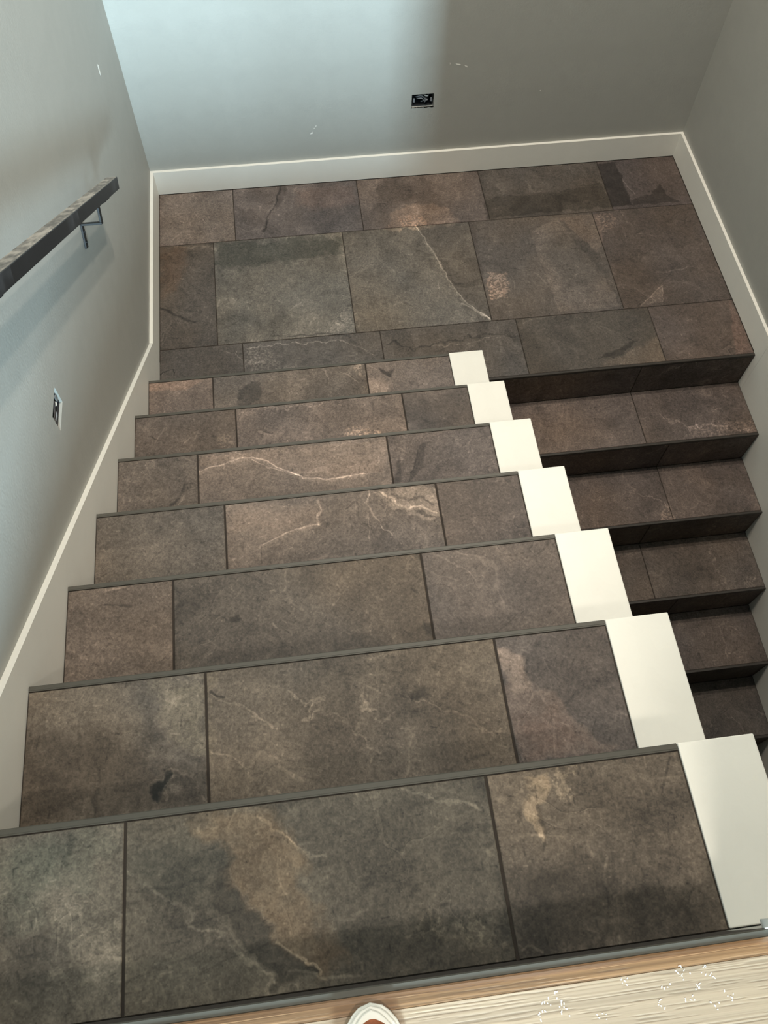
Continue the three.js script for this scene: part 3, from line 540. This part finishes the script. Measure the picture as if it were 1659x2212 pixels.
// ------------------------------------------------------------------ handrail
{
  const rail = tag(group('handrail'), 'dusty black square handrail on a bent steel bracket on the left wall', 'handrail');
  const slope = Math.atan2(0.6534, 1), x0 = 0.046, x1 = 0.081, hh = 0.0365;
  const z1 = -0.208, y1 = 0.9855, len = 2.15;                    // lower end of the top front edge
  const dirV = new THREE.Vector3(0, Math.sin(slope), Math.cos(slope)), nor = new THREE.Vector3(0, Math.cos(slope), -Math.sin(slope));
  const place = (g) => { // local: x across, y normal to the rail, z up along it
    const m = new THREE.Matrix4().makeBasis(new THREE.Vector3(1, 0, 0), nor, dirV); m.setPosition(0, y1, z1); g.applyMatrix4(m); return g;
  };
  const bar = new RoundedBoxGeometry(x1 - x0, hh, len, 2, 0.002); bar.translate((x0 + x1) / 2, -hh / 2, len / 2);
  obj('rail', place(metricUV(bar, 1.6)), M.rail, rail);
  obj('dust_film', place(metricUV(box(x0 + 0.0015, x1 - 0.0012, 0, 0.0004, 0.003, len - 0.003), 1.9)), M.railDust, rail).userData.label = 'pale plaster dust on the top face';
  const bracket = (s, withPlate) => {
    const b = group('bracket', rail), bw = 0.026, t = 0.006;
    const part = (name, X0, X1, Y0, Y1, Z0, Z1) => obj(name, place(rbox(X0, X1, Y0, Y1, Z0, Z1, 0.001, 1)), M.blackMetal, b);
    part('saddle', x0 + 0.004, x1 - 0.004, -hh - 0.004, -hh, s - 0.045, s + 0.045);
    const drop = -hh - 0.062;
    part('upright', 0.045, 0.045 + t, drop, -hh - 0.003, s - bw / 2, s + bw / 2);
    part('arm', XL + 0.001, 0.045 + t, drop - t, drop, s - bw / 2, s + bw / 2);
    part('wall_plate', XL, XL + t, drop - 0.072, drop, s - bw / 2, s + bw / 2);
    for (const dz of [-0.036, 0.036]) { const c = new THREE.CylinderGeometry(0.004, 0.004, 0.003, 12); c.translate((x0 + x1) / 2, -hh - 0.0052, s + dz); obj('screw', place(c), M.blackMetal, b); }
    for (const dy of [-0.025, -0.055]) { const c = new THREE.CylinderGeometry(0.004, 0.004, 0.003, 12); c.rotateZ(Math.PI / 2); c.translate(XL + t + 0.001, drop + dy, s); obj('screw', place(c), M.blackMetal, b); }
  };
  bracket(0.215); bracket(1.36); 
}

// ------------------------------------------------------------------ open electrical boxes
function elecBox(label, place, w, h, mats, wires) {       // local: u across, v up, d into the wall
  const e = tag(group('electrical_box'), label, 'electrical box');
  const P = (u0, u1, v0, v1, d0, d1) => { const g = box(u0, u1, v0, v1, -d1, -d0); const p = g.attributes.position; for (let i = 0; i < p.count; i++) p.setXYZ(i, ...place(p.getX(i), p.getY(i), p.getZ(i))); g.computeVertexNormals(); return g; };
  const t = 0.003, D = 0.075, g = 0.004;
  obj('housing', mergeGeometries([P(g, w - g, g, h - g, D, D + t), P(g, w - g, g, g + t, 0.006, D), P(g, w - g, h - g - t, h - g, 0.006, D), P(g, g + t, g + t, h - g - t, 0.006, D), P(w - g - t, w - g, g + t, h - g - t, 0.006, D)]), mats.housing, e);
  for (const u of [0.006, w - 0.014]) obj('screw_tab', P(u, u + 0.008, h / 2 - 0.009, h / 2 + 0.009, 0.004, 0.008), mats.tab, e);
  wires.forEach(([m, r, pts]) => obj('wire', pathTube(pts.map((q) => place(...q)), r, 24, 6), m, e));
  return { e, P };
}
{
  const w = BOXF.x1 - BOXF.x0, h = BOXF.y1 - BOXF.y0;
  const { e } = elecBox('open black electrical box with coiled wires in the far wall', (u, v, d) => [BOXF.x0 + u, BOXF.y0 + v, ZW + d], w, h, { housing: M.black, tab: M.wireGrey }, [
    [M.wireGrey, 0.0026, [[0.02, 0.012, -0.06], [0.022, 0.045, -0.012], [0.045, 0.050, -0.008], [0.062, 0.028, -0.01], [0.045, 0.014, -0.02]]],
    [M.wireGrey, 0.0026, [[0.03, 0.012, -0.06], [0.028, 0.038, -0.010], [0.046, 0.040, -0.006], [0.056, 0.022, -0.012], [0.06, 0.012, -0.03]]],
    [M.wireBlack, 0.0026, [[0.05, 0.05, -0.06], [0.05, 0.044, -0.014], [0.07, 0.036, -0.012], [0.08, 0.02, -0.03]]],
    [M.wireWhite, 0.0030, [[0.05, 0.052, -0.05], [0.060, 0.050, -0.01], [0.072, 0.049, -0.008], [0.078, 0.044, -0.03]]],
  ]);
  const cone = new THREE.ConeGeometry(0.0075, 0.02, 12); cone.rotateZ(2.7); cone.translate(BOXF.x0 + 0.062, BOXF.y0 + 0.026, ZW - 0.006);
  obj('wire_nut', cone, M.wireGrey, e);
  // ragged plaster edge round the cut-out
  const rag = [], N = 46, rp = (k, o) => { const per = 2 * (w + h), s = k / N * per; let u, v; if (s < w) { u = s; v = 0; } else if (s < w + h) { u = w; v = s - w; } else if (s < 2 * w + h) { u = 2 * w + h - s; v = h; } else { u = 0; v = per - s; } const cx = w / 2, cy = h / 2; return [u + (u - cx) * o, v + (v - cy) * o * 1.4]; };
  for (let k = 0; k < N; k++) {
    const s = k / N * 2 * (w + h), bottom = s < w, o = (bottom ? 0.075 : 0.012) * (0.5 + rnd());
    const a = rp(k, -0.02), b = rp(k + 1, -0.02), c = rp(k + 1, o), d = rp(k, o), f = 0.0008;
    const V = [a, b, c, d].flatMap(([u, v]) => [BOXF.x0 + u, BOXF.y0 + v, ZW + f]);
    const g = new THREE.BufferGeometry(); g.setAttribute('position', new THREE.Float32BufferAttribute(V, 3)); g.setIndex([0, 2, 1, 0, 3, 2, 0, 1, 2, 0, 2, 3]); rag.push(g);
  }
  const rg = mergeGeometries(rag); rg.computeVertexNormals(); obj('plaster_edge', rg, M.plaster, e);
}
{
  const w = BOXL.z1 - BOXL.z0, h = BOXL.y1 - BOXL.y0;
  const { e, P } = elecBox('open electrical box with grey cable cut into the left wall', (u, v, d) => [XL + d, BOXL.y0 + v, BOXL.z0 + u], w, h, { housing: M.wireBlack, tab: M.steel }, [
    [M.wireBlack, 0.003, [[0.012, 0.05, -0.06], [0.02, 0.042, -0.012], [0.045, 0.030, -0.008], [0.075, 0.026, -0.012], [0.08, 0.02, -0.05]]],
    [M.wireWhite, 0.003, [[0.010, 0.030, -0.06], [0.016, 0.022, -0.010], [0.030, 0.022, -0.012], [0.035, 0.03, -0.05]]],
    [M.wireGrey, 0.0035, [[0.03, 0.01, -0.06], [0.04, 0.016, -0.012], [0.07, 0.014, -0.012], [0.08, 0.01, -0.05]]],
  ]);
  obj('stud_face', P(0.035, 0.08, 0.008, 0.022, 0.03, 0.07), M.stud, e);
}
// chips in the paint of the walls: small bare plaster spots, parts of the wall
function chip(parent, poly, place, name = 'paint_chip') {
  const s = new THREE.Shape(poly.map((p) => new THREE.Vector2(...p))), g = new THREE.ExtrudeGeometry(s, { depth: 0.0005, bevelEnabled: false }), p = g.attributes.position;
  for (let i = 0; i < p.count; i++) p.setXYZ(i, ...place(p.getX(i), p.getY(i), p.getZ(i)));
  g.computeVertexNormals(); obj(name, g, M.plaster, parent);
}
const far = (list) => list.map(([a, b]) => { const p = at(a, b, 2, ZW); return [p.x, p.y]; }), onFar = (u, v, w) => [u, v, ZW + w];
chip(wallBack, far([[669.5, 290], [674.5, 284], [675.5, 289]]), onFar);
chip(wallBack, far([[677, 279], [679, 275.5], [679.6, 278]]), onFar);
chip(wallBack, far([[680, 274], [683, 270.5], [684, 272.5]]), onFar);
chip(wallBack, far([[984, 137.5], [992, 138], [995.5, 139.5], [993.5, 141], [988, 140.5]]), onFar);
chip(wallBack, far([[1003, 140.5], [1009, 142], [1011, 145.5], [1006, 144.5]]), onFar);
chip(wallBack, far([[971.5, 135], [973, 135.5], [972.5, 139.5], [971.8, 139]]), onFar);
chip(wallBack, far([[1166, 195], [1168, 194.8], [1168.4, 196.6], [1166.4, 196.8]]), onFar);
const left = (list) => list.map(([a, b]) => { const p = at(a, b, 0, XL); return [p.z, p.y]; });
chip(wallLeft, left([[210.5, 139], [212.5, 141], [217.5, 160], [217, 163], [214, 155]]), (u, v, w) => [XL + w, v, u], 'scratch');

// ------------------------------------------------------------------ shoe at the top step
{
  const shoe = tag(group('shoe'), 'brown leather shoe with a thick white rubber sole on the plank floor', 'shoe');
  shoe.position.set(0.6135, UP, 2.1225);
  // half widths along the length, from the toe tip
  const prof = [[0, 0], [0.004, 0.0165], [0.010, 0.0245], [0.02, 0.0325], [0.035, 0.0395], [0.055, 0.0455], [0.08, 0.049], [0.11, 0.049], [0.15, 0.043], [0.19, 0.0375], [0.23, 0.0365], [0.26, 0.034], [0.28, 0.026], [0.288, 0.015], [0.29, 0]];
  const outline = (ins) => { const L = 0.29, a = [], b = []; for (const [d, hw] of prof) { const D = ins + d * (L - 2 * ins) / L, H = Math.max(0, hw - ins * (hw > 0.02 ? 1 : hw / 0.02)); a.push(new THREE.Vector2(H, D)); if (hw > 0) b.unshift(new THREE.Vector2(-H, D)); } return new THREE.Shape(a.concat(b.filter((v) => v.y > ins + 0.0005))); };
  const mk = (ins, y0, y1, bev) => { const g = new THREE.ExtrudeGeometry(outline(ins + bev), { depth: y1 - y0 - 2 * bev, bevelEnabled: true, bevelThickness: bev, bevelSize: bev, bevelSegments: 3, curveSegments: 8 }); g.rotateX(Math.PI / 2); g.translate(0, y1 - bev, 0); return g; };
  obj('sole', mk(0, 0, 0.014, 0.003), M.rubber, shoe);
  obj('foxing', mk(0.003, 0.013, 0.022, 0.003), M.rubber, shoe);
  obj('welt', mk(0.007, 0.021, 0.028, 0.0025), M.rubber, shoe);
  // upper: cross sections swept from toe to heel
  const P = [], I = [], NS = 26, NA = 14;
  for (let i = 0; i <= NS; i++) {
    const t = i / NS, d = 0.0125 + t * 0.264;
    let hw = 0; for (let n = 0; n + 1 < prof.length; n++) if (d >= prof[n][0] && d <= prof[n + 1][0]) hw = prof[n][1] + (prof[n + 1][1] - prof[n][1]) * (d - prof[n][0]) / (prof[n + 1][0] - prof[n][0]);
    const e = Math.sqrt(Math.max(0, 1 - Math.pow(Math.abs(2 * t - 1), 7))); hw = Math.max(0.0005, (hw - 0.0115) * (i === 0 || i === NS ? 0.02 : 1) * Math.max(0.1, Math.min(1, e * 1.1)));
    const top = 0.026 + (0.030 * sst(0, 0.16, t) + 0.055 * sst(0.25, 0.7, t)) * (i === 0 ? 0 : 1);
    for (let a = 0; a <= NA; a++) { const th = a / NA * Math.PI, c = Math.cos(th), s = Math.sin(th); P.push(hw * Math.sign(c) * Math.pow(Math.abs(c), 0.7), 0.024 + (top - 0.024) * Math.pow(s, 0.75), d); }
  }
  for (let i = 0; i < NS; i++) for (let a = 0; a < NA; a++) { const p = i * (NA + 1) + a, q = p + NA + 1; I.push(p, p + 1, q, p + 1, q + 1, q); }
  const ug = new THREE.BufferGeometry(); ug.setAttribute('position', new THREE.Float32BufferAttribute(P, 3)); ug.setIndex(I); ug.computeVertexNormals();
  { const uv = []; for (let i = 0; i < P.length; i += 3) uv.push(P[i] * 12, P[i + 2] * 12); ug.setAttribute('uv', new THREE.Float32BufferAttribute(uv, 2)); }
  M.leather.side = THREE.DoubleSide;
  obj('upper', ug, M.leather, shoe);
  for (let n = 0; n < 4; n++) { const d = 0.105 + n * 0.022, y = 0.024 + 0.032 + 0.055 * sst(0.25, 0.7, (d - 0.0125) / 0.264); obj('lace', pathTube([[-0.018, y - 0.006, d], [0, y + 0.004, d - 0.002], [0.018, y - 0.006, d]], 0.0022, 10, 6), M.wireWhite, shoe); }
}

scene.traverse((o) => { if (o.isMesh) { o.castShadow = true; o.receiveShadow = true; } });
renderer.render(scene, camera);
